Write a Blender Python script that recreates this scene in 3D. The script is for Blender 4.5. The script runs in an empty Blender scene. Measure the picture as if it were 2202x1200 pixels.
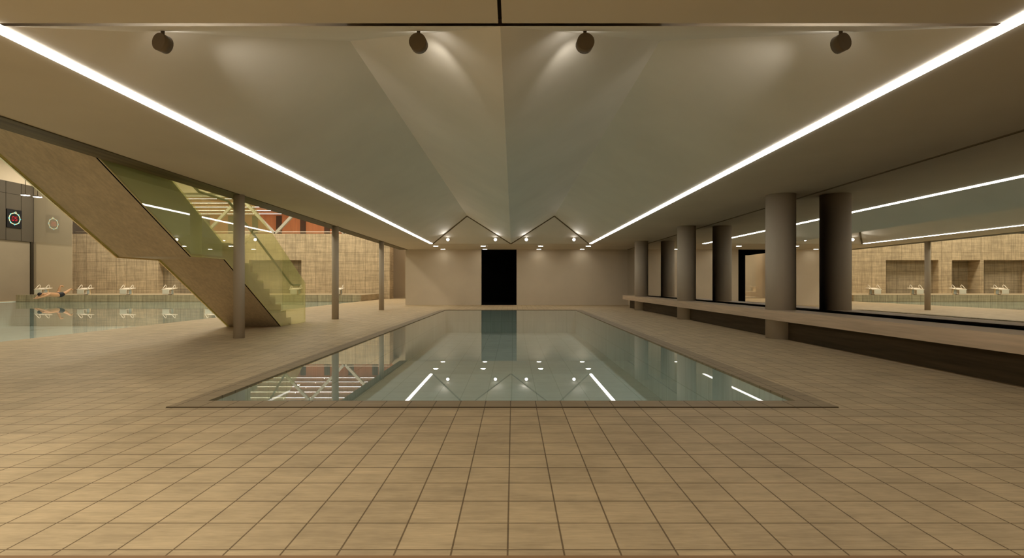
import bpy, bmesh, math
from mathutils import Vector, Matrix

SC = bpy.context.scene
COL = SC.collection
EYE = 0.917                     # camera height
C = 2.439                       # hall ceiling
A = -0.075                      # long axis of the small pool and of the ceiling trays

# ------------------------------------------------------------------ helpers
def link(name, me, parent=None):
    o = bpy.data.objects.new(name, me)
    COL.objects.link(o)
    if parent is not None:
        o.parent = parent
        o.matrix_parent_inverse = Matrix.Identity(4)
    return o

def tag(o, label=None, cat=None, group=None, kind=None):
    if label: o['label'] = label
    if cat: o['category'] = cat
    if group: o['group'] = group
    if kind: o['kind'] = kind
    return o

def empty(name, loc, label, cat, group=None, rz=0.0):
    o = bpy.data.objects.new(name, None)
    o.empty_display_size = 0.2
    o.location = loc
    o.rotation_euler = (0, 0, rz)
    COL.objects.link(o)
    return tag(o, label, cat, group)

class MB:
    """collects shapes into one mesh"""
    def __init__(self):
        self.bm = bmesh.new()
    def quad(self, *pts):
        self.bm.faces.new([self.bm.verts.new(p) for p in pts])
        return self
    def box(self, x0, x1, y0, y1, z0, z1):
        v = [self.bm.verts.new(p) for p in ((x0,y0,z0),(x1,y0,z0),(x1,y1,z0),(x0,y1,z0),(x0,y0,z1),(x1,y0,z1),(x1,y1,z1),(x0,y1,z1))]
        for f in ((3,2,1,0),(4,5,6,7),(0,1,5,4),(1,2,6,5),(2,3,7,6),(3,0,4,7)):
            self.bm.faces.new([v[i] for i in f])
        return self
    def prism_x(self, pts, x0, x1):
        """polygon of (y, z) points extruded along x"""
        a = [self.bm.verts.new((x0, y, z)) for y, z in pts]
        b = [self.bm.verts.new((x1, y, z)) for y, z in pts]
        n = len(pts)
        self.bm.faces.new(a); self.bm.faces.new(b[::-1])
        for i in range(n):
            self.bm.faces.new((a[i], b[i], b[(i+1) % n], a[(i+1) % n]))
        bmesh.ops.recalc_face_normals(self.bm, faces=self.bm.faces[:])
        return self
    def cyl(self, p, q, r, seg=24, r2=None, smooth=True):
        p, q = Vector(p), Vector(q); d = (q - p).normalized()
        u = d.orthogonal().normalized(); w = d.cross(u)
        r2 = r if r2 is None else r2
        ra, rb = [], []
        for i in range(seg):
            t = 2*math.pi*i/seg
            e = u*math.cos(t) + w*math.sin(t)
            ra.append(self.bm.verts.new(p + e*r)); rb.append(self.bm.verts.new(q + e*r2))
        for i in range(seg):
            f = self.bm.faces.new((ra[i], ra[(i+1) % seg], rb[(i+1) % seg], rb[i])); f.smooth = smooth
        self.bm.faces.new(ra[::-1]); self.bm.faces.new(rb)
        return self
    def tube(self, pts, r, seg=8):
        pts = [Vector(p) for p in pts]
        rings = []
        prev = None
        for i, p in enumerate(pts):
            d = (pts[min(i+1, len(pts)-1)] - pts[max(i-1, 0)]).normalized()
            if prev is None:
                u = d.orthogonal().normalized()
            else:
                u = (prev - d*prev.dot(d)).normalized()
            prev = u
            w = d.cross(u)
            rings.append([self.bm.verts.new(p + (u*math.cos(2*math.pi*k/seg) + w*math.sin(2*math.pi*k/seg))*r) for k in range(seg)])
        for a, b in zip(rings, rings[1:]):
            for k in range(seg):
                f = self.bm.faces.new((a[k], a[(k+1) % seg], b[(k+1) % seg], b[k])); f.smooth = True
        self.bm.faces.new(rings[0][::-1]); self.bm.faces.new(rings[-1])
        return self
    def beam(self, p, q, w, h, up=(0,0,1)):
        """rectangular bar from p to q"""
        p, q, up = Vector(p), Vector(q), Vector(up)
        d = (q - p).normalized(); s = d.cross(up).normalized(); t = s.cross(d)
        v = []
        for e in (p, q):
            for a, b in ((-1,-1),(1,-1),(1,1),(-1,1)):
                v.append(self.bm.verts.new(e + s*a*w/2 + t*b*h/2))
        for f in ((3,2,1,0),(4,5,6,7),(0,1,5,4),(1,2,6,5),(2,3,7,6),(3,0,4,7)):
            self.bm.faces.new([v[i] for i in f])
        return self
    def bevel(self, w, seg=2):
        bmesh.ops.remove_doubles(self.bm, verts=self.bm.verts[:], dist=1e-5)
        bmesh.ops.bevel(self.bm, geom=self.bm.edges[:], offset=w, segments=seg, affect='EDGES', profile=0.5)
        return self
    def mesh(self, name, m):
        me = bpy.data.meshes.new(name)
        self.bm.normal_update()
        self.bm.to_mesh(me); self.bm.free()
        if m is not None: me.materials.append(m)
        return me
    def build(self, name, m, parent=None):
        return link(name, self.mesh(name, m), parent)

def struct(name, mb, m):
    return tag(mb.build(name, m), kind='structure')

def copy_tree(o, parent=None):
    c = o.copy(); COL.objects.link(c)
    if parent is not None: c.parent = parent
    for ch in list(o.children): copy_tree(ch, c)
    return c

# ------------------------------------------------------------------ materials
def new_mat(name):
    m = bpy.data.materials.new(name); m.use_nodes = True
    nt = m.node_tree; nt.nodes.clear()
    out = nt.nodes.new('ShaderNodeOutputMaterial')
    return m, nt, out

def principled(nt, out, col, rough=0.6, metal=0.0, spec=0.3):
    b = nt.nodes.new('ShaderNodeBsdfPrincipled')
    b.inputs['Base Color'].default_value = (*col, 1)
    b.inputs['Roughness'].default_value = rough
    b.inputs['Metallic'].default_value = metal
    b.inputs['Specular IOR Level'].default_value = spec
    nt.links.new(b.outputs[0], out.inputs[0])
    return b

def pos_scaled(nt, s, off=(0,0,0), swap=None):
    g = nt.nodes.new('ShaderNodeNewGeometry')
    src = g.outputs['Position']
    if swap:
        sp = nt.nodes.new('ShaderNodeSeparateXYZ'); cb = nt.nodes.new('ShaderNodeCombineXYZ')
        nt.links.new(src, sp.inputs[0])
        for i, ax in enumerate(swap):
            nt.links.new(sp.outputs['XYZ'.index(ax)], cb.inputs[i])
        src = cb.outputs[0]
    a = nt.nodes.new('ShaderNodeVectorMath'); a.operation = 'SUBTRACT'
    a.inputs[1].default_value = off
    nt.links.new(src, a.inputs[0])
    v = nt.nodes.new('ShaderNodeVectorMath'); v.operation = 'MULTIPLY'
    v.inputs[1].default_value = s
    nt.links.new(a.outputs[0], v.inputs[0])
    return v.outputs[0]

def noise(nt, vec, detail=3.0, rough=0.6):
    n = nt.nodes.new('ShaderNodeTexNoise')
    n.inputs['Scale'].default_value = 1.0
    n.inputs['Detail'].default_value = detail
    n.inputs['Roughness'].default_value = rough
    nt.links.new(vec, n.inputs['Vector'])
    return n.outputs['Fac']

def ramp(nt, fac, lo, hi, p0=0.3, p1=0.7):
    r = nt.nodes.new('ShaderNodeMapRange')
    r.inputs['From Min'].default_value = p0; r.inputs['From Max'].default_value = p1
    r.inputs['To Min'].default_value = lo; r.inputs['To Max'].default_value = hi
    nt.links.new(fac, r.inputs[0])
    return r.outputs[0]

def mul_col(nt, col_socket, val_socket):
    v = nt.nodes.new('ShaderNodeVectorMath'); v.operation = 'SCALE'
    if isinstance(col_socket, tuple):
        v.inputs[0].default_value = col_socket
    else:
        nt.links.new(col_socket, v.inputs[0])
    nt.links.new(val_socket, v.inputs['Scale'])
    return v.outputs[0]

def mult(nt, a, b):
    m = nt.nodes.new('ShaderNodeMath'); m.operation = 'MULTIPLY'
    nt.links.new(a, m.inputs[0])
    if isinstance(b, float): m.inputs[1].default_value = b
    else: nt.links.new(b, m.inputs[1])
    return m.outputs[0]

def plaster(name, col, rough=0.75, var=0.04, scale=0.8, spec=0.2):
    m, nt, out = new_mat(name)
    b = principled(nt, out, col, rough, spec=spec)
    f = ramp(nt, noise(nt, pos_scaled(nt, (scale, scale, scale))), 1-var, 1+var)
    nt.links.new(mul_col(nt, col, f), b.inputs['Base Color'])
    return m

def tiles(name, col, mortar, size, off=(0,0,0), swap=None, gap=0.035, streak=((2.0, 14.0, 1.0),), var=0.1, tvar=0.06, bump=0.4, rough=0.6, spec=0.25):
    m, nt, out = new_mat(name)
    b = principled(nt, out, col, rough, spec=spec)
    br = nt.nodes.new('ShaderNodeTexBrick')
    br.offset = 0.0; br.squash = 1.0
    br.inputs['Scale'].default_value = 1.0
    br.inputs['Brick Width'].default_value = 1.0
    br.inputs['Row Height'].default_value = 1.0
    br.inputs['Mortar Size'].default_value = gap/2
    br.inputs['Mortar Smooth'].default_value = 0.25
    br.inputs['Color1'].default_value = (*[c*(1+tvar) for c in col], 1)
    br.inputs['Color2'].default_value = (*[c*(1-tvar) for c in col], 1)
    br.inputs['Mortar'].default_value = (*mortar, 1)
    nt.links.new(pos_scaled(nt, (1/size[0], 1/size[1], 1.0), off, swap), br.inputs['Vector'])
    cur = br.outputs['Color']
    for s in streak:
        f = ramp(nt, noise(nt, pos_scaled(nt, s, (0.3, 0.7, 0.1), swap), 4.0, 0.65), 1-var, 1+var)
        cur = mul_col(nt, cur, f)
    nt.links.new(cur, b.inputs['Base Color'])
    if bump:
        bp = nt.nodes.new('ShaderNodeBump'); bp.invert = True
        bp.inputs['Strength'].default_value = bump; bp.inputs['Distance'].default_value = 0.004
        nt.links.new(br.outputs['Fac'], bp.inputs['Height'])
        nt.links.new(bp.outputs[0], b.inputs['Normal'])
    return m

def hatch(m, swap, s, depth):
    """fine chiselled lines cut into a stone tile material"""
    nt = m.node_tree
    b = next(n for n in nt.nodes if n.type == 'BSDF_PRINCIPLED')
    src = b.inputs['Base Color'].links[0].from_socket
    for k, sc in enumerate(s):
        f = ramp(nt, noise(nt, pos_scaled(nt, sc, (0.13*k, 0.41, 0.2), swap), 2.0, 0.5), 1-depth, 1+depth*0.7, 0.36, 0.60)
        src = mul_col(nt, src, f)
    nt.links.new(src, b.inputs['Base Color'])
    return m

def streaky(name, col, s, var=0.2, rough=0.6, s2=None):
    m, nt, out = new_mat(name)
    b = principled(nt, out, col, rough, spec=0.2)
    cur = mul_col(nt, col, ramp(nt, noise(nt, pos_scaled(nt, s), 5.0, 0.65), 1-var, 1+var))
    if s2:
        cur = mul_col(nt, cur, ramp(nt, noise(nt, pos_scaled(nt, s2, (3.1, 1.7, 0.4)), 3.0, 0.6), 1-var, 1+var))
    nt.links.new(cur, b.inputs['Base Color'])
    return m

def simple(name, col, rough=0.5, metal=0.0, spec=0.3):
    m, nt, out = new_mat(name); principled(nt, out, col, rough, metal, spec); return m

def emit(name, col, s):
    m, nt, out = new_mat(name)
    e = nt.nodes.new('ShaderNodeEmission')
    e.inputs[0].default_value = (*col, 1); e.inputs[1].default_value = s
    nt.links.new(e.outputs[0], out.inputs[0])
    return m

def fresnel_front(nt, ior, boost=1.0):
    f = nt.nodes.new('ShaderNodeFresnel'); f.inputs[0].default_value = ior
    g = nt.nodes.new('ShaderNodeNewGeometry')
    inv = nt.nodes.new('ShaderNodeMath'); inv.operation = 'SUBTRACT'; inv.inputs[0].default_value = 1.0
    nt.links.new(g.outputs['Backfacing'], inv.inputs[1])
    mm = mult(nt, f.outputs[0], inv.outputs[0])
    if boost != 1.0:
        mm = mult(nt, mm, boost)
        mm.node.use_clamp = True
    return mm

def clear(name, tint, ior, film=None, boost=1.0, gloss=(1,1,1)):
    """clear sheet: fresnel mix of mirror reflection and tinted see-through, optionally with a faint tinted haze"""
    m, nt, out = new_mat(name)
    t = nt.nodes.new('ShaderNodeBsdfTransparent'); t.inputs[0].default_value = (*tint, 1)
    g = nt.nodes.new('ShaderNodeBsdfGlossy'); g.inputs['Color'].default_value = (*gloss, 1); g.inputs['Roughness'].default_value = 0.0
    base = t.outputs[0]
    if film:
        d = nt.nodes.new('ShaderNodeBsdfTranslucent'); d.inputs[0].default_value = (*film[0], 1)
        d2 = nt.nodes.new('ShaderNodeBsdfDiffuse'); d2.inputs[0].default_value = (*film[0], 1)
        h = nt.nodes.new('ShaderNodeMixShader'); h.inputs[0].default_value = 0.5
        nt.links.new(d.outputs[0], h.inputs[1]); nt.links.new(d2.outputs[0], h.inputs[2])
        fm = nt.nodes.new('ShaderNodeMixShader'); fm.inputs[0].default_value = film[1]
        nt.links.new(base, fm.inputs[1]); nt.links.new(h.outputs[0], fm.inputs[2])
        base = fm.outputs[0]
    mx = nt.nodes.new('ShaderNodeMixShader')
    nt.links.new(fresnel_front(nt, ior, boost), mx.inputs[0])
    nt.links.new(base, mx.inputs[1]); nt.links.new(g.outputs[0], mx.inputs[2])
    nt.links.new(mx.outputs[0], out.inputs[0])
    return m

def polished(name, col, refl, tint=(1,1,1)):
    m, nt, out = new_mat(name)
    d = nt.nodes.new('ShaderNodeBsdfDiffuse'); d.inputs[0].default_value = (*col, 1)
    g = nt.nodes.new('ShaderNodeBsdfGlossy'); g.inputs['Color'].default_value = (*tint, 1); g.inputs['Roughness'].default_value = 0.0
    mx = nt.nodes.new('ShaderNodeMixShader'); mx.inputs[0].default_value = refl
    nt.links.new(d.outputs[0], mx.inputs[1]); nt.links.new(g.outputs[0], mx.inputs[2])
    nt.links.new(mx.outputs[0], out.inputs[0])
    return m

SWAP = 'XZY'
TX, TY = 0.1926, 0.1979
FLOOR = (0.47, 0.365, 0.225)
M = {
 'floor': tiles('floor_tiles', FLOOR, (0.17, 0.12, 0.065), (TX, TY), (-0.018, 1.966, 0), gap=0.034, streak=((2.5, 16.0, 1.0), (3.0, 3.0, 1.0), (9.0, 75.0, 1.0)), var=0.11, tvar=0.06, bump=0.9),
 'coping': tiles('coping_tiles', (0.31, 0.24, 0.15), (0.13, 0.095, 0.055), (TX, TY), (-0.018, 3.805, 0), gap=0.045, streak=((2.5, 16.0, 1.0),), var=0.1, tvar=0.04),
 'plaster': plaster('beige_plaster', (0.64, 0.55, 0.42)),
 'ceil': plaster('ceiling_plaster', (0.645, 0.585, 0.48)),
 'vault': plaster('tray_plaster', (0.81, 0.755, 0.665)),
 'column': plaster('column_plaster', (0.50, 0.435, 0.345), var=0.03),
 'beam': streaky('dark_beam', (0.13, 0.105, 0.052), (6.0, 0.35, 6.0), 0.3, s2=(14.0, 0.6, 14.0)),
 'concrete': streaky('stair_concrete', (0.60, 0.51, 0.375), (3.0, 1.6, 3.0), 0.11, s2=(26.0, 9.0, 14.0)),
 'wood': streaky('bench_wood', (0.58, 0.45, 0.315), (7.0, 0.5, 7.0), 0.12, rough=0.5, s2=(25.0, 1.2, 25.0)),
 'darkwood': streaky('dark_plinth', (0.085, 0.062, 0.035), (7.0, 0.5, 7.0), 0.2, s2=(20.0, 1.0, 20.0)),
 'stone': tiles('stone_wall', (0.49, 0.39, 0.255), (0.30, 0.235, 0.15), (0.62, 0.58), (0.1, 0, 0), swap='XZY', gap=0.04, streak=((9.0, 1.4, 1.0), (1.4, 9.0, 1.0), (28.0, 3.0, 1.0)), var=0.13, tvar=0.07, bump=0),
 'deck': tiles('deck_stone', (0.40, 0.32, 0.205), (0.21, 0.165, 0.1), (0.62, 0.58), (0.1, 0, 0), swap='XZY', gap=0.04, streak=((9.0, 1.4, 1.0), (22.0, 2.0, 1.0)), var=0.15, tvar=0.07, bump=0),
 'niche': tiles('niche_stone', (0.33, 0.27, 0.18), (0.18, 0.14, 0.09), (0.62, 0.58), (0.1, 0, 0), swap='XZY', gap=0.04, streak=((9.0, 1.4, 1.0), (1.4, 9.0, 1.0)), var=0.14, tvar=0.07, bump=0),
 'pooltile': tiles('pool_tiles', (0.69, 0.76, 0.73), (0.45, 0.54, 0.48), (0.385, 0.396), (-0.018, 3.805, 0), gap=0.03, streak=((3.0, 3.0, 1.0),), var=0.06, tvar=0.03, bump=0),
 'poolwall': tiles('pool_wall_tiles', (0.69, 0.76, 0.73), (0.48, 0.57, 0.51), (0.396, 0.40), (3.805, 0, 0), swap='YZX', gap=0.03, streak=((14.0, 1.0, 1.0),), var=0.10, tvar=0.03, bump=0),
 'poolend': tiles('pool_end_tiles', (0.69, 0.76, 0.73), (0.48, 0.57, 0.51), (0.385, 0.40), (-0.018, 0, 0), swap='XZY', gap=0.03, streak=((14.0, 1.0, 1.0),), var=0.08, tvar=0.03, bump=0),
 'water': clear('pool_water', (0.90, 0.96, 0.95), 1.55),
 'glass': clear('green_glass', (0.98, 0.985, 0.83), 2.4, film=((0.98, 0.98, 0.53), 0.22)),
 'mirror': polished('mirror_silver', (0.02, 0.02, 0.02), 0.97, (0.93, 0.92, 0.89)),
 'partition': polished('polished_partition', (0.90, 0.76, 0.57), 0.46, (0.9, 0.88, 0.84)),
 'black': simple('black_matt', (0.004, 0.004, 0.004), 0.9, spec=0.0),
 'gap': simple('dark_gap', (0.05, 0.042, 0.03), 0.9, spec=0.0),
 'gap_shade': simple('brown_gap_shade', (0.17, 0.135, 0.085), 0.9, spec=0.0),  # brown colour stands in for shade at the tray folds and mirror top
 'disc_dim': emit('downlight_disc_dim', (1.0, 0.93, 0.80), 17.0),
 'lens_near': emit('spot_lens_near', (1.0, 0.95, 0.87), 14.0),
 'strip': emit('strip_light', (1.0, 0.965, 0.89), 10.0),
 'disc': emit('downlight_disc', (1.0, 0.93, 0.78), 150.0),
 'lens': emit('spot_lens', (1.0, 0.95, 0.87), 16.0),
 'line': emit('gallery_line_light', (1.0, 0.93, 0.82), 7.0),
 'panel_light': emit('ceiling_panel_light', (1.0, 0.83, 0.56), 9.0),
 'lamp_body': simple('lamp_housing', (0.16, 0.125, 0.085), 0.5),
 'metal': simple('brushed_metal', (0.6, 0.55, 0.47), 0.35, 0.6),
 'white': simple('white_coated_steel', (0.80, 0.72, 0.60), 0.4),
 'cream': simple('cream_edge', (0.80, 0.66, 0.42), 0.5),
 'edge': simple('polished_edge', (0.95, 0.82, 0.55), 0.25, 1.0),
 'stringer': plaster('grey_stringer', (0.66, 0.68, 0.60)),
 'rail': simple('dark_green_rail', (0.06, 0.085, 0.045), 0.4),
 'bluegrey': simple('blue_grey_panel', (0.36, 0.42, 0.42), 0.35),
 'orange': streaky('orange_timber', (0.66, 0.31, 0.15), (3.0, 3.0, 0.3), 0.12),
 'oak': streaky('timber_ceiling', (0.52, 0.29, 0.145), (0.3, 4.0, 3.0), 0.15),
 'pilaster': simple('dark_pilaster', (0.11, 0.075, 0.05), 0.7),
 'cladding': plaster('wall_cladding', (0.095, 0.08, 0.06), rough=0.5),
 'lowwall': plaster('lower_plaster', (0.30, 0.25, 0.18)),
 'truss': simple('pale_steel', (0.45, 0.42, 0.35), 0.5),
 'skin': simple('skin', (0.55, 0.31, 0.165), 0.5),
 'swim': simple('black_swimwear', (0.012, 0.012, 0.016), 0.6),
 'clock_face': simple('clock_face', (0.006, 0.006, 0.008), 0.5),
 'led_ring': emit('led_ring', (0.95, 0.92, 0.50), 1.05),
 'led_cyan': emit('led_cyan', (0.12, 0.80, 0.90), 1.0),
 'led_red': emit('led_red', (1.0, 0.03, 0.05), 0.95),
 'threshold': streaky('brown_threshold', (0.26, 0.16, 0.085), (0.5, 9.0, 1.0), 0.15),
}

for k_ in ('stone', 'deck', 'niche'):
    hatch(M[k_], SWAP, ((13.0, 0.6, 1.0), (0.6, 13.0, 1.0)), 0.09)

# ------------------------------------------------------------------ floors
def grid_floor(x0, x1, y0, y1, holes, z=0.0):
    xs = sorted({x0, x1, *[v for h in holes for v in h[:2] if x0 <= v <= x1]})
    ys = sorted({y0, y1, *[v for h in holes for v in h[2:] if y0 <= v <= y1]})
    mb = MB()
    for xa, xb in zip(xs, xs[1:]):
        for ya, yb in zip(ys, ys[1:]):
            cx, cy = (xa+xb)/2, (ya+yb)/2
            if any(h[0] < cx < h[1] and h[2] < cy < h[3] for h in holes): continue
            mb.quad((xa,ya,z),(xb,ya,z),(xb,yb,z),(xa,yb,z))
    return mb

PX0, PX1, PY0, PY1 = -2.578, 2.420, 3.805, 18.36         # outer rim of the small pool
IX0, IX1, IY0, IY1 = -2.385, 2.212, 4.005, 18.17         # water edge of the small pool
BX0, BX1, BY0, BY1 = -26.5, -8.16, -2.9, 27.3            # big pool
HOLES = [(PX0, PX1, PY0-0.014, PY1), (BX0, BX1, BY0, BY1)]
struct('floor', grid_floor(-27.6, 5.1, 1.727, 36.0, HOLES), M['floor'])
struct('trim_1', MB().box(-27.6, 5.1, 1.665, 1.727, -0.05, 0.002), M['threshold'])
struct('floor_near', grid_floor(-27.6, 5.1, -3.0, 1.665, HOLES), M['floor'])

# ------------------------------------------------------------------ small pool
pool = empty('swimming_pool', (A, 11.0, 0), 'small rectangular pool with still reflecting water in the tiled hall floor', 'pool')
def ch(mb, name, m, parent):
    o = mb.build(name, m); o.parent = parent; o.matrix_parent_inverse = Matrix.Translation(-parent.location) if parent.rotation_euler.z == 0 else parent.matrix_world.inverted()
    return o
cp = MB()
zt = 0.006
cp.box(PX0, PX1, PY0, IY0, -0.02, zt).box(PX0, PX1, IY1, PY1, -0.02, zt).box(PX0, IX0, IY0, IY1, -0.02, zt).box(IX1, PX1, IY0, IY1, -0.02, zt)
ch(cp, 'coping', M['coping'], pool)
DEP = 0.80
ch(MB().quad((IX0,IY0,-DEP),(IX1,IY0,-DEP),(IX1,IY1,-DEP),(IX0,IY1,-DEP)), 'basin_floor', M['pooltile'], pool)
def basin_walls(x0, x1, y0, y1, zb, zt_, parent, ze=None):
    ze = zt_ if ze is None else ze
    ch(MB().quad((x0,y0,zb),(x0,y1,zb),(x0,y1,zt_),(x0,y0,zt_)), 'basin_side', M['poolwall'], parent)
    ch(MB().quad((x1,y1,zb),(x1,y0,zb),(x1,y0,zt_),(x1,y1,zt_)), 'basin_side', M['poolwall'], parent)
    ch(MB().quad((x0,y1,zb),(x1,y1,zb),(x1,y1,ze),(x0,y1,ze)), 'basin_end', M['poolend'], parent)
    ch(MB().quad((x1,y0,zb),(x0,y0,zb),(x0,y0,zt_),(x1,y0,zt_)), 'basin_end', M['poolend'], parent)
basin_walls(IX0, IX1, IY0, IY1, -DEP, -.02, pool)
ch(MB().quad((IX0,IY0,-.004),(IX1,IY0,-.004),(IX1,IY1,-.004),(IX0,IY1,-.004)), 'water', M['water'], pool)

# ------------------------------------------------------------------ big pool
bigp = empty('swimming_pool', (-17.3, 20.0, 0), 'wide lane pool of the side hall with greenish water, beyond the concrete stair', 'pool')
BD = 1.3
ch(MB().quad((BX0,BY0,-BD),(BX1,BY0,-BD),(BX1,BY1,-BD),(BX0,BY1,-BD)), 'basin_floor', M['pooltile'], bigp)
basin_walls(BX0, BX1, BY0, BY1, -BD, 0, bigp, -0.022)
ch(MB().quad((BX0,BY0,-.02),(BX1,BY0,-.02),(BX1,BY1,-.02),(BX0,BY1,-.02)), 'water', M['water'], bigp)
DZ = 0.347
deck = MB().box(BX0, -8.1, BY1, 31.89, 0.001, DZ).box(BX0+0.001, BX1-0.001, BY1+0.0005, BY1+0.1, -0.021, 0.001).build('starting_deck', M['deck'])
tag(deck, 'raised stone clad deck at the far end of the lane pool carrying the starting blocks', 'platform')

# ------------------------------------------------------------------ main hall ceiling
SXI, SXO = 2.925, 3.03              # light slot, half widths
NY, FY = 3.02, 19.2                 # ceiling trays, near and far
sl, sr = A - SXI, A + SXI
XL, XR = -4.62, 5.03
cm = MB()
def cq(x0, x1, y0, y1): cm.box(x0, x1, y0, y1, C, C + 0.04)
cq(XL, A - 0.011, -3.0, 2.6); cq(A + 0.011, XR, -3.0, 2.6)
cq(XL, A - SXO, 2.6, 2.985); cq(A - SXI, A - 0.011, 2.6, 2.985); cq(A + 0.011, A + SXI, 2.6, 2.985); cq(A + SXO, XR, 2.6, 2.985)
cq(XL, A - SXO, 2.985, FY); cq(A + SXO, XR, 2.985, FY - 0.03)
cq(XL, A + SXO, FY, 22.48); cq(A + SXO, XR, FY, 22.48)
struct('ceiling', cm, M['ceil'])
struct('trim_2', MB().box(A-0.05, A+0.05, -3.0, 2.98, C+0.05, C+0.06).box(sl, sr, 2.95, 3.05, C+0.06, C+0.07).box(A+SXO, XR, FY-0.06, FY+0.02, C+0.05, C+0.06), M['gap'])
PZ = C + 0.794
HR = 1.854
vm = MB(); shade_bars = MB()
for s in (-1, 1):
    S0, S1 = Vector((A+s*SXI, NY, C)), Vector((A+s*SXI, FY, C))
    V0, V1 = Vector((A, NY, C)), Vector((A, FY, C))
    P0, P1 = Vector((A+s*1.476, NY+HR, PZ)), Vector((A+s*1.476, FY-HR, PZ))
    vm.quad(S0, V0, P0); vm.quad(S1, P1, V1)
    vm.quad(S0, P0, P1, S1); vm.quad(V0, V1, P1, P0)
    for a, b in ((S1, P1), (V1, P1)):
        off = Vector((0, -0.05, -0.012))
        shade_bars.beam(a + off, b + off, 0.055, 0.02)  # raised brown bars imitate the dark shadow line along the far folds
struct('ceiling_trays', vm, M['vault'])
struct('trim_3', shade_bars, M['gap_shade'])
# top of the hall: floor slab of the storey above
struct('ceiling_slab', MB().box(-4.86, 5.4, -3.0, 22.8, 3.26, 3.34), M['plaster'])
struct('trim_4', MB().box(-4.97, -4.62, 5.2, 22.48, C-0.012, C+0.9).box(-4.97, -4.62, -3.0, 5.2, C-0.012, C+0.9), M['beam'])

# linear lights
for s, lab in ((-1, 'long white linear light along the left edge of the sloped ceiling trays'), (1, 'long white linear light along the right edge of the sloped ceiling trays')):
    xa, xb = sorted((A + s*SXI, A + s*SXO))
    t = empty('linear_light', ((xa+xb)/2, 11.0, C), lab, 'ceiling light', 'linear lights of the hall ceiling')
    ch(MB().box(xa, xb, 2.62, FY, C-0.010, C-0.001), 'diffuser', M['strip'], t)

# spot lamps on the tray ends
def lamp(x, y, z, sgn, yaw, label):
    t = empty('spotlight', (x, y, z), label, 'spotlight', 'cylinder spotlights on the ceiling trays', rz=0)
    d = Vector((math.sin(yaw), sgn*math.cos(yaw), 0))
    L = 0.062
    b = MB(); b.cyl(-d*L/2, d*L/2, 0.058, 20)
    h = b.build('housing', M['lamp_body'], t)
    MB().cyl(d*(L/2+0.0005), d*(L/2+0.004), 0.052, 20).build('lens', M['lens_near' if sgn > 0 else 'lens'], t)
    l = bpy.data.lights.new('spot_beam', 'SPOT'); l.energy = (30 if abs(x - A) > 1 else 14) if sgn > 0 else 30; l.color = (1.0, 0.94, 0.84)
    l.spot_size = math.radians(50); l.spot_blend = 1.0; l.shadow_soft_size = 0.04
    lo = bpy.data.objects.new('spot_beam', l); COL.objects.link(lo)
    aim = Vector((math.sin(yaw*0.7), sgn*math.cos(yaw), (0.13 if abs(x - A) > 1 else 0.2) if sgn > 0 else 0.12)).normalized()
    lo.location = Vector((x, y, z)) + d*(L/2 + 0.05)
    lo.rotation_euler = aim.to_track_quat('-Z', 'Y').to_euler()
    top = C + 0.428*((y-NY) if sgn > 0 else (FY-y)) - z
    MB().cyl((0,0,0.05), (0, 0, max(top, 0.062)), 0.012, 10).build('stem', M['lamp_body'], t)
    return t
names = ['leftmost', 'left inner', 'right inner', 'rightmost']
for i, rx in enumerate((-2.22, -0.545, 0.545, 2.22)):
    lamp(A + rx*1.026, 3.44, EYE + 1.618, 1, (-1 if rx > 0 else 1)*math.radians(17 if abs(rx) > 1 else 4), names[i] + ' dark cylinder spotlight of the near row, seen from behind at the picture top')
for i, rx in enumerate((-2.22, -0.545, 0.545, 2.22)):
    lamp(A + rx*1.04, 18.78, EYE + 1.634, -1, 0.0, names[i] + ' glowing round spotlight of the far row under the zigzag ceiling')

# recessed downlights over the far walkway
rows = ((20.3, (-3.06, -1.18, 1.10, 2.99), 'row nearer the pool'), (22.1, (-3.02, -1.21, 1.12, 2.99), 'row close to the end wall'))
order = ('leftmost', 'second from left', 'third from left', 'rightmost')
for y, xs, rn in rows:
    for i, x in enumerate(xs):
        t = empty('downlight', (x, y, C), 'small round recessed downlight, %s in the ceiling %s' % (order[i], rn), 'downlight', 'recessed downlights over the far walkway')
        MB().cyl((0,0,-0.012), (0,0,0.0), 0.105, 24).build('rim', M['metal'], t)
        MB().cyl((0,0,-0.016), (0,0,-0.0125), 0.09, 24).build('diffuser', M['disc' if y < 21 else 'disc_dim'], t)

# ------------------------------------------------------------------ end wall, door opening
DX0, DX1, WY = -1.39, 0.163, 22.48
struct('wall_back', MB().box(-4.72, DX0, WY, WY+0.25, 0, C).box(DX1, 5.4, WY, WY+0.25, 0, C).box(-4.72, 5.4, WY, WY+0.25, C+0.0005, 3.26), M['plaster'])
# lobby behind the opening, its darkness painted in with black surfaces
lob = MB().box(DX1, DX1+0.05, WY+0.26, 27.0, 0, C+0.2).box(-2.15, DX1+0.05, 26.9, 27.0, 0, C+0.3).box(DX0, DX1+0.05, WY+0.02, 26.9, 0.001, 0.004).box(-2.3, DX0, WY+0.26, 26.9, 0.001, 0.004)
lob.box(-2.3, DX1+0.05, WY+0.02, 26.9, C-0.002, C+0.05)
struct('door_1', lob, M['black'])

# ------------------------------------------------------------------ mirror wall and bench
MX = 5.03
mir = empty('wall_mirror', (MX, 11, 0), 'full length mirror wall behind the bench and the thick columns', 'mirror')
ch(MB().box(MX, MX+0.015, -2.9, WY-0.002, 0.3, C-0.015), 'mirror_glass', M['mirror'], mir)
ch(MB().box(MX-0.012, MX+0.1, -2.9, WY, C-0.014, C-0.0005), 'top_gap_strip', M['gap_shade'], mir)  # brown strip drawn as the dark shadow gap over the mirror
struct('wall_right', MB().box(MX+0.02, MX+0.3, -3.0, WY+0.25, 0, 3.26), M['plaster'])

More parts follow.
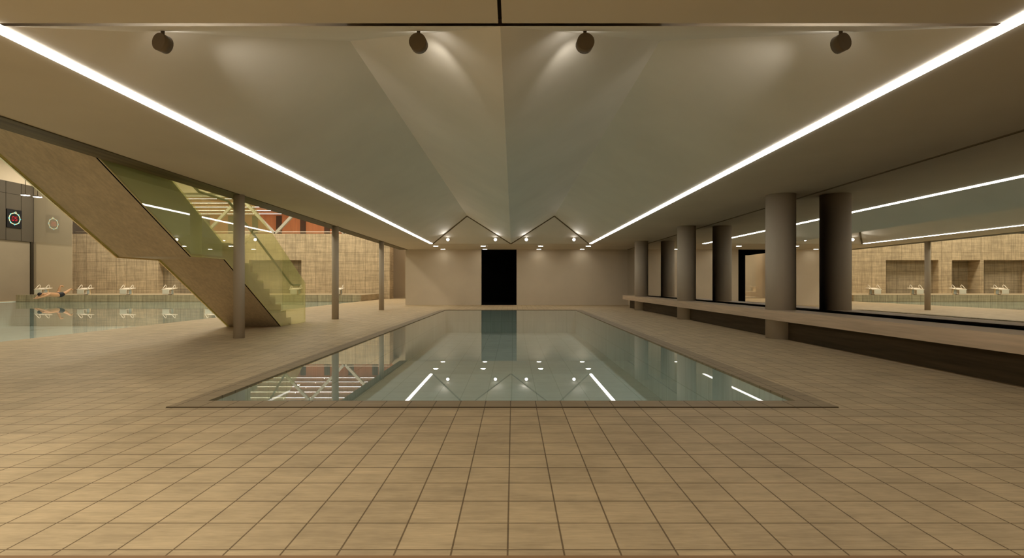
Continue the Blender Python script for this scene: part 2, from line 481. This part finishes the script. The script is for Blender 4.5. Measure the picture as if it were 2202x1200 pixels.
BZ1, BZ0 = 0.484, 0.322
bench = empty('bench', (4.55, 11, 0), 'long wooden bench slab on a dark plinth along the mirror wall', 'bench')
CY = (8.73, 13.46, 18.19)
def notched(mb, name, m, parent):
    """cuts the column holes out of a bench part"""
    o = mb.build(name, m)
    cut = MB()
    for y in CY: cut.cyl((4.563, y, -0.5), (4.563, y, 1.5), 0.2375, 48, smooth=False)
    c = cut.build('cutter', None)
    md = o.modifiers.new('Notch', 'BOOLEAN'); md.operation = 'DIFFERENCE'; md.object = c; md.solver = 'EXACT'
    dg = bpy.context.evaluated_depsgraph_get()
    me = bpy.data.meshes.new_from_object(o.evaluated_get(dg)); me.name = name
    o.modifiers.clear(); o.data = me
    bpy.data.objects.remove(c)
    o.parent = parent; o.matrix_parent_inverse = Matrix.Translation(-parent.location)
notched(MB().box(4.305, 4.78, 2.2, 20.1, BZ0, BZ1), 'seat', M['wood'], bench)
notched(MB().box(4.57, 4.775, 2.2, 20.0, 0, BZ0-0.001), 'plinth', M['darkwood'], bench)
notched(MB().box(4.776, MX-0.001, 2.2, 20.1, 0, BZ1-0.022), 'rear_gap_shade', M['black'], bench)  # black box fills the gap behind the bench, standing in for its darkness

# ------------------------------------------------------------------ columns
for y, lab in zip(CY, ('slender pale column in front of the stair, nearest of the left row', 'slender pale column in the middle of the left row beside the pool', 'slender pale column farthest along the left row, near the end wall')):
    tag(MB().cyl((-4.67, y, 0), (-4.67, y, C-0.001), 0.088, 32).build('column', M['column']), lab, 'column', 'slender columns left of the pool', 'thing')
for y, lab in zip(CY, ('thick round column rising through the bench, nearest the camera', 'thick round column rising through the bench, middle of three', 'thick round column at the far end of the bench')):
    tag(MB().cyl((4.563, y, 0), (4.563, y, C-0.001), 0.235, 48).build('column', M['column']), lab, 'column', 'thick columns standing in the bench', 'thing')

# ------------------------------------------------------------------ stair
SXR, SXL = -5.08, -6.18
st = empty('staircase', (-5.6, 9.0, 0), 'concrete stair slab with landing and yellow green glass sides rising left to the upper floor', 'staircase')
soff = [(11.15, 0.0), (8.98, 1.35), (8.04, 1.35), (5.3, 3.03)]
back = [(5.3, 3.30), (8.06, 1.62), (8.45, 1.62), (9.39, 1.62), (9.41, 1.40), (11.62, 0.0)]
ch(MB().prism_x(soff + back, SXL, SXR), 'slab', M['concrete'], st)
RISE, RUN = 0.165, 0.26
for i in range(10):
    y0 = 11.73 - RUN*i
    ch(MB().prism_x([(y0, RISE*(i+1)), (y0, max(0.0, RISE*i - 0.06)), (y0-RUN-0.02, max(0.0, RISE*i-0.06) + 0.08), (y0-RUN-0.02, RISE*(i+1))], SXL+0.002, SXR-0.002), 'step', M['plaster'], st)
for i in range(10):
    y0 = 8.45 - RUN*i; z0 = 1.65
    ch(MB().prism_x([(y0, z0+RISE*(i+1)), (y0, z0+RISE*i-0.06), (y0-RUN-0.02, z0+RISE*i+0.02), (y0-RUN-0.02, z0+RISE*(i+1))], SXL+0.002, SXR-0.002), 'step', M['plaster'], st)
ch(MB().box(SXL+0.002, SXR-0.002, 8.40, 9.40, 1.60, 1.65), 'landing', M['plaster'], st)
gpoly = [(11.14, 0.002), (12.43, 0.002), (12.43, 0.95), (9.27, 2.86), (8.35, 2.86), (6.0, 4.30), (5.35, 4.30), (5.35, 3.0), (8.04, 1.35), (8.98, 1.35)]
ch(MB().prism_x(gpoly, SXR+0.03, SXR+0.042), 'glass_panel', M['glass'], st)
gfar = gpoly[:7] + [(5.35, 3.0), (8.04, 1.35), (8.98, 1.35), (11.12, 0.02)]
gfar[0] = (11.1, 0.002); gfar.pop()
ch(MB().prism_x(gfar, SXL-0.03, SXL-0.018), 'glass_panel', M['glass'], st)
for x in (SXR-0.05, SXL+0.05):
    ch(MB().tube([(x, 12.32, 0.90), (x, 11.9, 0.90), (x, 11.8, 0.94), (x, 9.3, 2.38), (x, 9.2, 2.415), (x, 8.36, 2.43), (x, 8.25, 2.48), (x, 5.9, 3.92)], 0.022, 10), 'handrail', M['rail'], st)
def edge(x0, x1, m, dz, drop=0.0):
    e = MB()
    pts = soff
    poly = [(y, z - drop) for y, z in pts] + [(y, z + dz) for y, z in reversed(pts)]
    poly[0] = (11.15, 0.0); poly[-1] = (11.15 + dz*1.6, 0.0)
    e.prism_x(poly, x0, x1)
    return e
ch(edge(SXR+0.001, SXR+0.022, M['black'], 0.012), 'edge_channel', M['black'], st)
ch(edge(SXR+0.023, SXR+0.029, M['metal'], 0.02), 'edge_trim', M['cream'], st)
ch(edge(SXL-0.05, SXL-0.031, M['metal'], 0.06, 0.022), 'glint_strip', M['edge'], st)  # reflective metal strip added to give the glass edge its bright line
ch(MB().prism_x([(8.92, 1.645), (7.65, 2.43), (5.4, 3.83), (5.3, 3.08), (8.06, 1.40), (8.92, 1.40)], SXR-0.001, SXR+0.012), 'stringer', M['stringer'], st)

# ------------------------------------------------------------------ side hall shell
LW = -27.47
struct('wall_left', MB().box(LW-0.4, LW-0.08, -3.0, 36.0, 0, 3.33), M['lowwall'])
ub = MB()
seams = [-3.0, 24.2, 25.0, 26.0, 26.9, 27.74, 28.60, 29.33, 36.0]
for a, b in zip(seams, seams[1:]):
    for z0, z1 in ((3.33, 5.87), (5.87, 6.53)):
        ub.box(LW-0.4, LW, a+0.012, b-0.012, z0+(0.012 if z0 > 4 else 0), z1-0.004)
struct('wall_left_cladding', ub, M['cladding'])
struct('trim_5', MB().box(LW-0.4, LW-0.03, -3.0, 36.0, 3.34, 6.52).box(LW-0.08, LW-0.01, 29.2, 29.36, 0.0, 3.33), M['gap'])
struct('wall_left_upper', MB().box(LW-0.4, LW+0.0, -3.0, 36.0, 6.53, 8.0), M['plaster'])
struct('wall_front', MB().box(-27.9, 5.4, -3.3, -3.0, 0, 8.0), M['plaster'])
struct('ceiling_side', MB().box(-27.9, -2.8, -3.3, 32.0, 8.0, 8.1), M['plaster'])
struct('wall_side_upper', MB().box(-3.0, -2.8, -3.0, 32.0, 3.34, 8.0), M['plaster'])
# polished partition that mirrors the clock wall, and the one beyond the stone wall
struct('window_1', MB().box(LW+0.001, -25.28, 29.36, 29.375, 0.0, 8.0), M['partition'])
struct('window_2', MB().box(-8.2, 1.2, 34.65, 34.72, 0.0, 4.5), M['partition'])
struct('wall_lobby', MB().box(1.0, 1.2, WY+0.26, 34.6, 0, 4.5), M['plaster'])
struct('ceiling_lobby', MB().box(-3.0, 1.2, WY+0.26, 34.7, 4.4, 4.5), M['ceil'])

# stone wall with niches
SY = 31.9
sw = MB()
NZ = 2.42
niches = [(-22.1, -19.27), (-19.07, -17.30), (-16.46, -13.18)]
xs = [-27.6]
for a, b in niches:
    sw.box(xs[-1], a, SY, SY+1.0, 0, 4.07); sw.box(a, b, SY, SY+1.0, NZ, 4.07); xs.append(b)
sw.box(xs[-1], -7.68, SY, SY+1.0, 0, 4.07)
struct('wall_stone', sw, M['stone'])
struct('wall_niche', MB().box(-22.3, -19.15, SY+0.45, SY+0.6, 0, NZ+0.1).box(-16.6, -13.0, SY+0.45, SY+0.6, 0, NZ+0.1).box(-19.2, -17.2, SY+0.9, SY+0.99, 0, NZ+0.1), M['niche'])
struct('trim_6', MB().box(-17.5, -17.30, SY+0.3, SY+0.6, 0, NZ), M['pilaster'])

# upper gallery
GY, GZ1 = 41.5, 6.6
struct('floor_gallery', MB().box(-27.6, -7.7, SY+0.5, GY, 4.0, 4.069), M['plaster'])
struct('wall_gallery', MB().box(-27.6, -2.0, GY, GY+0.2, 4.0, GZ1+0.1), M['orange'])
struct('wall_gallery_side', MB().box(-2.2, -2.0, 32.0, GY, 4.0, GZ1+0.1), M['orange'])
pil = MB()
for k in range(-2, 12):
    px = 652 + 51.6*(k-6)
    X = (px - 1103)/1101*GY
    pil.box(X-0.22, X+0.22, GY-0.06, GY-0.001, 4.07, GZ1-0.15)
struct('trim_7', pil, M['pilaster'])
struct('ceiling_gallery', MB().box(-27.6, -2.0, 32.0, GY+0.2, GZ1, GZ1+0.1), M['oak'])
struct('wall_gallery_top', MB().box(-27.9, -2.0, 31.8, 32.0, GZ1, 8.1), M['plaster'])
words = ('first from the back wall', 'second from the back wall', 'middle of five', 'second from the pool', 'closest to the pool')
for i, y in enumerate((40.7, 38.9, 37.1, 35.3, 33.5)):
    t = empty('linear_light', (-15, y, GZ1), 'thin white line light across the timber gallery ceiling, ' + words[i], 'ceiling light', 'line lights of the upper gallery')
    MB().box(-12, 11, -0.011, 0.011, -0.10, -0.085).box(-12, -11.98, -0.005, 0.005, -0.086, -0.001).box(10.98, 11, -0.005, 0.005, -0.086, -0.001).box(-0.01, 0.01, -0.005, 0.005, -0.086, -0.001).build('diffuser', M['line'], t)
tr = empty('roof_truss', (-15, 32.1, 4.07), 'pale steel zigzag truss standing on the stone wall before the orange gallery', 'truss')
TW, TH = 4.36, 2.30
x = -10.55 + 2*TW
pts = []
while x > -27:
    pts.append((x, 0.0)); pts.append((x-TW/2, TH)); x -= TW
for (xa, za), (xb, zb) in zip(pts, pts[1:]):
    d = MB().beam((xa+15, 0, za), (xb+15, 0, zb), 0.16, 0.16, (0,1,0)).build('diagonal', M['truss'], tr)
MB().box(pts[-1][0]+15, pts[0][0]+15, -0.12, 0.12, TH, TH+0.24).build('chord', M['truss'], tr)
tag(MB().cyl((-27.4, 32.05, 4.19), (-7.7, 32.05, 4.19), 0.022, 8).build('rail', M['white']), 'thin white rail running along the top edge of the stone wall', 'rail')

# ------------------------------------------------------------------ starting blocks
def make_block():
    t = empty('starting_block', (0,0,0), '', 'starting block', 'starting blocks on the pool deck')
    W = 0.27
    MB().prism_x([(0.0, 0.275), (0.52, 0.345), (0.52, 0.375), (0.0, 0.305)], -W, W).build('platform', M['white'], t)
    p = MB()
    p.cyl((0, 0.40, 0), (0, 0.40, 0.325), 0.14, 4, 0.12, smooth=False)
    p.build('pedestal', M['cream'], t)
    MB().box(-0.2, 0.2, 0.14, 0.29, 0.03, 0.285).build('side_panel', M['bluegrey'], t)
    f = MB()
    f.box(-0.18, 0.18, -0.06, 0.135, 0.245, 0.272).box(-0.18, 0.18, -0.06, 0.135, 0.03, 0.055).box(-0.18, 0.18, -0.06, -0.035, 0.055, 0.245).box(-0.18, 0.18, 0.11, 0.135, 0.055, 0.245)
    f.build('step_frame', M['white'], t)
    for s in (-1, 1):
        loop = ((.06,.30),(.15,.39),(.235,.475),(.275,.512),(.312,.525),(.345,.514),(.362,.485),(.360,.445),(.345,.405),(.327,.368),(.312,.335))
        pts = [(s*0.25, a, b_) for a, b_ in loop]
        MB().tube(pts, 0.017, 8).build('grab_rail', M['white'], t)
    return t
blab = ['white starting block at the left end of the deck, behind the head of the diver',
        'white starting block just right of the feet of the diver, second from the left end',
        'white starting block before the plain stone wall, third from the left end',
        'white starting block at the dark niche left of the stair, fourth from the left end',
        'white starting block hidden by the stair slab, rightmost one in the mirror',
        'white starting block hidden by the stair steps, second from right in the mirror',
        'white starting block seen through the end of the green glass',
        'white starting block at the right end of the deck, behind the middle slender column']
proto = make_block()
for n in range(8):
    b = proto if n == 0 else copy_tree(proto)
    b.location = ((94.4 + 90.5*n - 1103)/1101*27.75, 27.45, DZ)
    b['label'] = blab[n]

# ------------------------------------------------------------------ interval clock
ck = empty('interval_clock', (LW, 28.17, 4.52), 'black square clock with lit ring and red digits 05 on the left wall', 'clock')
MB().box(0.001, 0.05, -0.42, 0.42, -0.50, 0.50).build('case', M['clock_face'], ck)
def ringmesh(r0, r1, x0, x1, seg=48, cy=0, cz=0):
    mb = MB()
    for i in range(seg):
        a, b = 2*math.pi*i/seg, 2*math.pi*(i+1)/seg
        P = lambda r, t, x: (x, cy + r*math.cos(t), cz + r*math.sin(t))
        mb.quad(P(r0,a,x1), P(r1,a,x1), P(r1,b,x1), P(r0,b,x1))
        mb.quad(P(r1,a,x0), P(r1,b,x0), P(r1,b,x1), P(r1,a,x1))
        mb.quad(P(r0,b,x0), P(r0,a,x0), P(r0,a,x1), P(r0,b,x1))
    return mb
ringmesh(0.285, 0.325, 0.05, 0.06).build('light_ring', M['led_ring'], ck)
for k in range(8):
    a = 2*math.pi*k/8
    c, s = math.cos(a), math.sin(a)
    mb = MB()
    def RP(r, w, x): return (x, r*c - w*s, r*s + w*c)
    mb.quad(RP(0.32, -0.04, 0.055), RP(0.32, 0.04, 0.055), RP(0.375, 0.0, 0.055)).quad(RP(0.285, 0.02, 0.062), RP(0.285, -0.02, 0.062), RP(0.325, -0.03, 0.062), RP(0.325, 0.03, 0.062))
    mb.build('tick', M['led_cyan'], ck)
ringmesh(0.028, 0.05, 0.06, 0.07, 20, 0.05, 0.345).build('knob_ring', M['led_ring'], ck)
def seven(ch_, cy):
    seg = {'0': 'abcdef', '5': 'acdfg'}[ch_]
    w, h, t = 0.052, 0.105, 0.024
    bars = {'a': (-w, w, h-t/2, h+t/2), 'd': (-w, w, -h-t/2, -h+t/2), 'g': (-w, w, -t/2, t/2),
            'f': (-w-t/2, -w+t/2, 0.008, h-0.008), 'b': (w-t/2, w+t/2, 0.008, h-0.008), 'e': (-w-t/2, -w+t/2, -h+0.008, -0.008), 'c': (w-t/2, w+t/2, -h+0.008, -0.008)}
    mb = MB()
    for s in seg:
        y0, y1, z0, z1 = bars[s]
        sk = 0.12
        mb.quad((0.056, cy+y0+sk*z0, z0), (0.056, cy+y1+sk*z0, z0), (0.056, cy+y1+sk*z1, z1), (0.056, cy+y0+sk*z1, z1))
    return mb
seven('0', -0.085).build('digit', M['led_red'], ck)
seven('5', 0.085).build('digit', M['led_red'], ck)

# pendants near the clock
for (x, y, z, lab) in ((-23.85, 25.05, 5.27, 'left of two flat disc pendants hanging above the clock'), (-23.35, 25.15, 5.20, 'right of two flat disc pendants hanging above the clock')):
    t = empty('pendant_lamp', (x, y, z), lab, 'pendant lamp', 'disc pendants in the side hall')
    MB().cyl((0,0,0.0), (0,0,0.05), 0.20, 28, 0.15).build('shade', M['lamp_body'], t)
    MB().cyl((0,0,-0.012), (0,0,-0.001), 0.17, 28).build('diffuser', M['line'], t)
    MB().cyl((0,0,0.05), (0,0,8.0-z), 0.014, 8).build('stem', M['lamp_body'], t)

for gx in (-9.0, -16.0, -23.0):  # added area lights without fixtures, brightening the orange gallery
    l = bpy.data.lights.new('gallery_fill', 'AREA'); l.shape = 'RECTANGLE'; l.size = 0.25; l.size_y = 0.25
    l.energy = 75; l.color = (1.0, 0.88, 0.70)
    o = bpy.data.objects.new('gallery_fill', l); o.location = (gx, 38.0, GZ1-0.03); COL.objects.link(o)
# side hall ceiling lights, out of view; last two added to brighten the lobby
for i, (x, y) in enumerate(((-10.0, 29.5), (-17.0, 29.5), (-24.0, 29.0), (-10.5, 22.0), (-18.0, 21.0), (-10.5, 14.0), (-18.0, 12.0), (-10.5, 6.0), (-5.0, 28.5), (-5.6, 30.5))):
    l = bpy.data.lights.new('side_hall_area_light', 'AREA'); l.shape = 'RECTANGLE'; l.size = 1.6; l.size_y = 1.0
    l.energy = (105 if x > -8 else 290 if x > -12 else 380) if y > 25 else 260; l.color = (1.0, 0.90, 0.72)
    o = bpy.data.objects.new('side_hall_area_light', l); o.location = (x, y, 7.95); COL.objects.link(o)
# unseen area lights over the near hall, added to light its floor
for x, y, e in ((-3.6, 0.9, 44), (-2.1, 1.3, 36), (0.6, 0.6, 6), (2.9, 0.8, 18), (-2.5, -1.5, 34), (2.0, -1.5, 28)):
    l = bpy.data.lights.new('near_hall_fill', 'AREA'); l.shape = 'DISK'; l.size = 0.25
    l.energy = e; l.color = (1.0, 0.91, 0.74)
    o = bpy.data.objects.new('near_hall_fill', l); o.location = (x, y, C-0.02); COL.objects.link(o)

# ------------------------------------------------------------------ the diver
def skin_mesh(verts, edges, radii, root=0, sub=2):
    me = bpy.data.meshes.new('tmp_skin'); me.from_pydata([tuple(v) for v in verts], edges, [])
    o = bpy.data.objects.new('tmp_skin', me); COL.objects.link(o)
    md = o.modifiers.new('Skin', 'SKIN'); md.branch_smoothing = 0.6; md.use_smooth_shade = True
    sv = me.skin_vertices[0].data
    for i, r in enumerate(radii):
        sv[i].radius = (r if isinstance(r, tuple) else (r, r)); sv[i].use_root = (i == root)
    if sub:
        ms = o.modifiers.new('Sub', 'SUBSURF'); ms.levels = sub; ms.render_levels = sub
    dg = bpy.context.evaluated_depsgraph_get()
    out = bpy.data.meshes.new_from_object(o.evaluated_get(dg))
    bpy.data.objects.remove(o); bpy.data.meshes.remove(me)
    return out

DL = Vector((-23.3, 26.2, 0.0))
dv = empty('person', DL, 'person in black swim cap and trunks diving head first over the lane pool', 'person')
J = {}
def j(n, x, y, z, r): J[n] = (Vector((x, y - DL.y, z)), r)
j('pelvis', 0, 26.27, .365, .155); j('belly', 0, 26.05, .362, .145); j('chest', 0, 25.76, .392, .168); j('upper', 0, 25.58, .41, .140); j('neck', 0, 25.44, .412, .064); j('skull', 0, 25.34, .408, .066)
j('shL', .17, 25.55, .415, .074); j('elL', .17, 25.30, .325, .050); j('wrL', .07, 25.08, .245, .034); j('haL', .045, 25.01, .225, .038)
j('shR', -.17, 25.55, .415, .074); j('elR', -.17, 25.30, .325, .050); j('wrR', -.07, 25.08, .245, .034); j('haR', -.045, 25.01, .225, .038)
j('hipL', .095, 26.34, .375, .118); j('knL', .11, 26.62, .515, .074); j('calL', .105, 26.71, .575, .067); j('anL', .10, 26.85, .665, .042); j('ballL', .10, 26.94, .630, .042); j('toeL', .10, 27.01, .595, .028)
j('hipR', -.095, 26.34, .375, .118); j('knR', -.33, 26.60, .475, .074); j('calR', -.32, 26.63, .60, .067); j('anR', -.30, 26.71, .835, .042); j('ballR', -.29, 26.80, .815, .042); j('toeR', -.28, 26.87, .780, .028)
ids = {n: i for i, n in enumerate(J)}
E = [('pelvis','belly'),('belly','chest'),('chest','upper'),('upper','neck'),('neck','skull'),
     ('upper','shL'),('shL','elL'),('elL','wrL'),('wrL','haL'),('upper','shR'),('shR','elR'),('elR','wrR'),('wrR','haR'),
     ('pelvis','hipL'),('hipL','knL'),('knL','calL'),('calL','anL'),('anL','ballL'),('ballL','toeL'),
     ('pelvis','hipR'),('hipR','knR'),('knR','calR'),('calR','anR'),('anR','ballR'),('ballR','toeR')]
body = skin_mesh([v for v, r in J.values()], [(ids[a], ids[b]) for a, b in E], [r for v, r in J.values()])
bm = bmesh.new(); bm.from_mesh(body)
# head with face: looks along -Y and down
HC = Vector((0, 25.235 - DL.y, .405))
def head_pt(u, v, k=1.0):
    th, ph = math.pi*u, 2*math.pi*v            # pole axis is the local up of the head
    n = Vector((math.sin(th)*math.cos(ph), math.sin(th)*math.sin(ph), math.cos(th)))
    f = n.y                                     # +y local = face
    p = Vector((n.x*0.078, n.y*0.098, n.z*0.118))
    if n.z < -0.1: p.x *= 1 + 0.28*n.z; 
    if f > 0.6 and -0.35 < n.z < 0.15 and abs(n.x) < 0.22: p.y += 0.028*(1-abs(n.x)/0.22)*(1-abs(n.z+0.12)/0.27 if abs(n.z+0.12) < 0.27 else 0)
    if f > 0.5 and 0.0 < n.z < 0.22 and 0.2 < abs(n.x) < 0.55: p.y -= 0.012
    if f > 0.6 and -0.62 < n.z < -0.5 and abs(n.x) < 0.3: p.y += 0.007
    return p*k
HROT = Matrix(((1,0,0),(0,-0.35,-0.94),(0,-0.94,0.35)))   # local up -> forward (-Y), local face -> down/forward
def add_head(bmx, k=1.0, cap=False):
    nu, nv = 26, 32
    rows_ = []
    for a in range(nu+1):
        row = []
        for b_ in range(nv):
            p = head_pt(a/nu, b_/nv, k)
            row.append(p)
        rows_.append(row)
    vs = [[bmx.verts.new(HC + HROT @ p) for p in row] for row in rows_]
    for a in range(nu):
        for b_ in range(nv):
            q = (rows_[a][b_], rows_[a+1][b_], rows_[a+1][(b_+1) % nv], rows_[a][(b_+1) % nv])
            m_ = sum((Vector(x) for x in q), Vector())/4
            if cap and not (m_.z > 0.025 + 0.45*m_.y): continue
            try:
                f = bmx.faces.new((vs[a][b_], vs[a+1][b_], vs[a+1][(b_+1) % nv], vs[a][(b_+1) % nv])); f.smooth = True
            except ValueError:
                pass
add_head(bm)
for s in (-1, 1):                                # ears
    e = HC + HROT @ Vector((s*0.079, -0.005, -0.005))
    bmesh.ops.create_uvsphere(bm, u_segments=10, v_segments=8, radius=0.026, matrix=Matrix.Translation(e) @ Matrix.Diagonal((0.35, 1.1, 0.9, 1)))
# fingers and thumbs
for s, hn in ((1, 'haL'), (-1, 'haR')):
    hp = J[hn][0]
    fw = Vector((-s*0.12, -0.95, -0.22)).normalized(); side = Vector((s, -0.1, 0.1)).normalized(); up = side.cross(fw)
    for k, ln in enumerate((0.072, 0.082, 0.076, 0.060)):
        b0 = hp + side*(0.026 - 0.0175*k) + fw*0.018
        vs = [b0, b0 + fw*ln*0.45, b0 + fw*ln*0.75 - up*0.004*s, b0 + fw*ln - up*0.012*s]
        m_ = skin_mesh(vs, [(0,1),(1,2),(2,3)], [0.010, 0.009, 0.0085, 0.007], sub=1); bm.from_mesh(m_); bpy.data.meshes.remove(m_)
    b0 = hp - side*0.02*1 - fw*0.012
    tv = [b0, b0 - side*0.022 + fw*0.022, b0 - side*0.030 + fw*0.05]
    m_ = skin_mesh(tv, [(0,1),(1,2)], [0.012, 0.010, 0.008], sub=1); bm.from_mesh(m_); bpy.data.meshes.remove(m_)
me = bpy.data.meshes.new('body'); bm.to_mesh(me); bm.free(); me.materials.append(M['skin'])
for p in me.polygons: p.use_smooth = True
link('body', me, dv)
cb = bmesh.new(); add_head(cb, 1.05, True)
loose = [v for v in cb.verts if not v.link_faces]
bmesh.ops.delete(cb, geom=loose, context='VERTS')
cm_ = bpy.data.meshes.new('swim_cap'); cb.to_mesh(cm_); cb.free(); cm_.materials.append(M['swim'])
co = link('swim_cap', cm_, dv); sd = co.modifiers.new('Thick', 'SOLIDIFY'); sd.thickness = 0.003
pv = {n: J[n][0] for n in J}
sh_v = [pv['pelvis'], pv['belly'].lerp(pv['pelvis'], 0.05), pv['hipL'], pv['hipL'].lerp(pv['knL'], 0.55), pv['hipR'], pv['hipR'].lerp(pv['knR'], 0.55)]
tm = skin_mesh(sh_v, [(0,1),(0,2),(2,3),(0,4),(4,5)], [0.172, 0.158, 0.138, 0.112, 0.138, 0.112])
tm.name = 'swim_trunks'; tm.materials.clear(); tm.materials.append(M['swim'])
link('swim_trunks', tm, dv)

# ------------------------------------------------------------------ world, camera, view
w = bpy.data.worlds.new('World'); SC.world = w; w.use_nodes = True
w.node_tree.nodes['Background'].inputs[0].default_value = (0.02, 0.017, 0.012, 1)
w.node_tree.nodes['Background'].inputs[1].default_value = 1.0

cam = bpy.data.cameras.new('Camera'); cam.sensor_width = 36.0; cam.sensor_fit = 'HORIZONTAL'
cam.lens = 36.0*1101/2202; cam.clip_end = 300; cam.clip_start = 0.05
cam.shift_x = -2.0/2202; cam.shift_y = 11.2/2202
co = bpy.data.objects.new('Camera', cam); co.location = (0, 0, EYE); co.rotation_euler = (math.radians(90), 0, 0)
COL.objects.link(co); SC.camera = co

SC.view_settings.view_transform = 'Standard'; SC.view_settings.look = 'None'
SC.view_settings.gamma = 1.0; SC.view_settings.use_curve_mapping = False
SC.view_settings.exposure = 0.0
cy = SC.cycles
cy.max_bounces = 12; cy.diffuse_bounces = 6; cy.glossy_bounces = 6; cy.transparent_max_bounces = 16
cy.caustics_reflective = False; cy.caustics_refractive = False
cy.sample_clamp_indirect = 4.0
cy.use_denoising = True
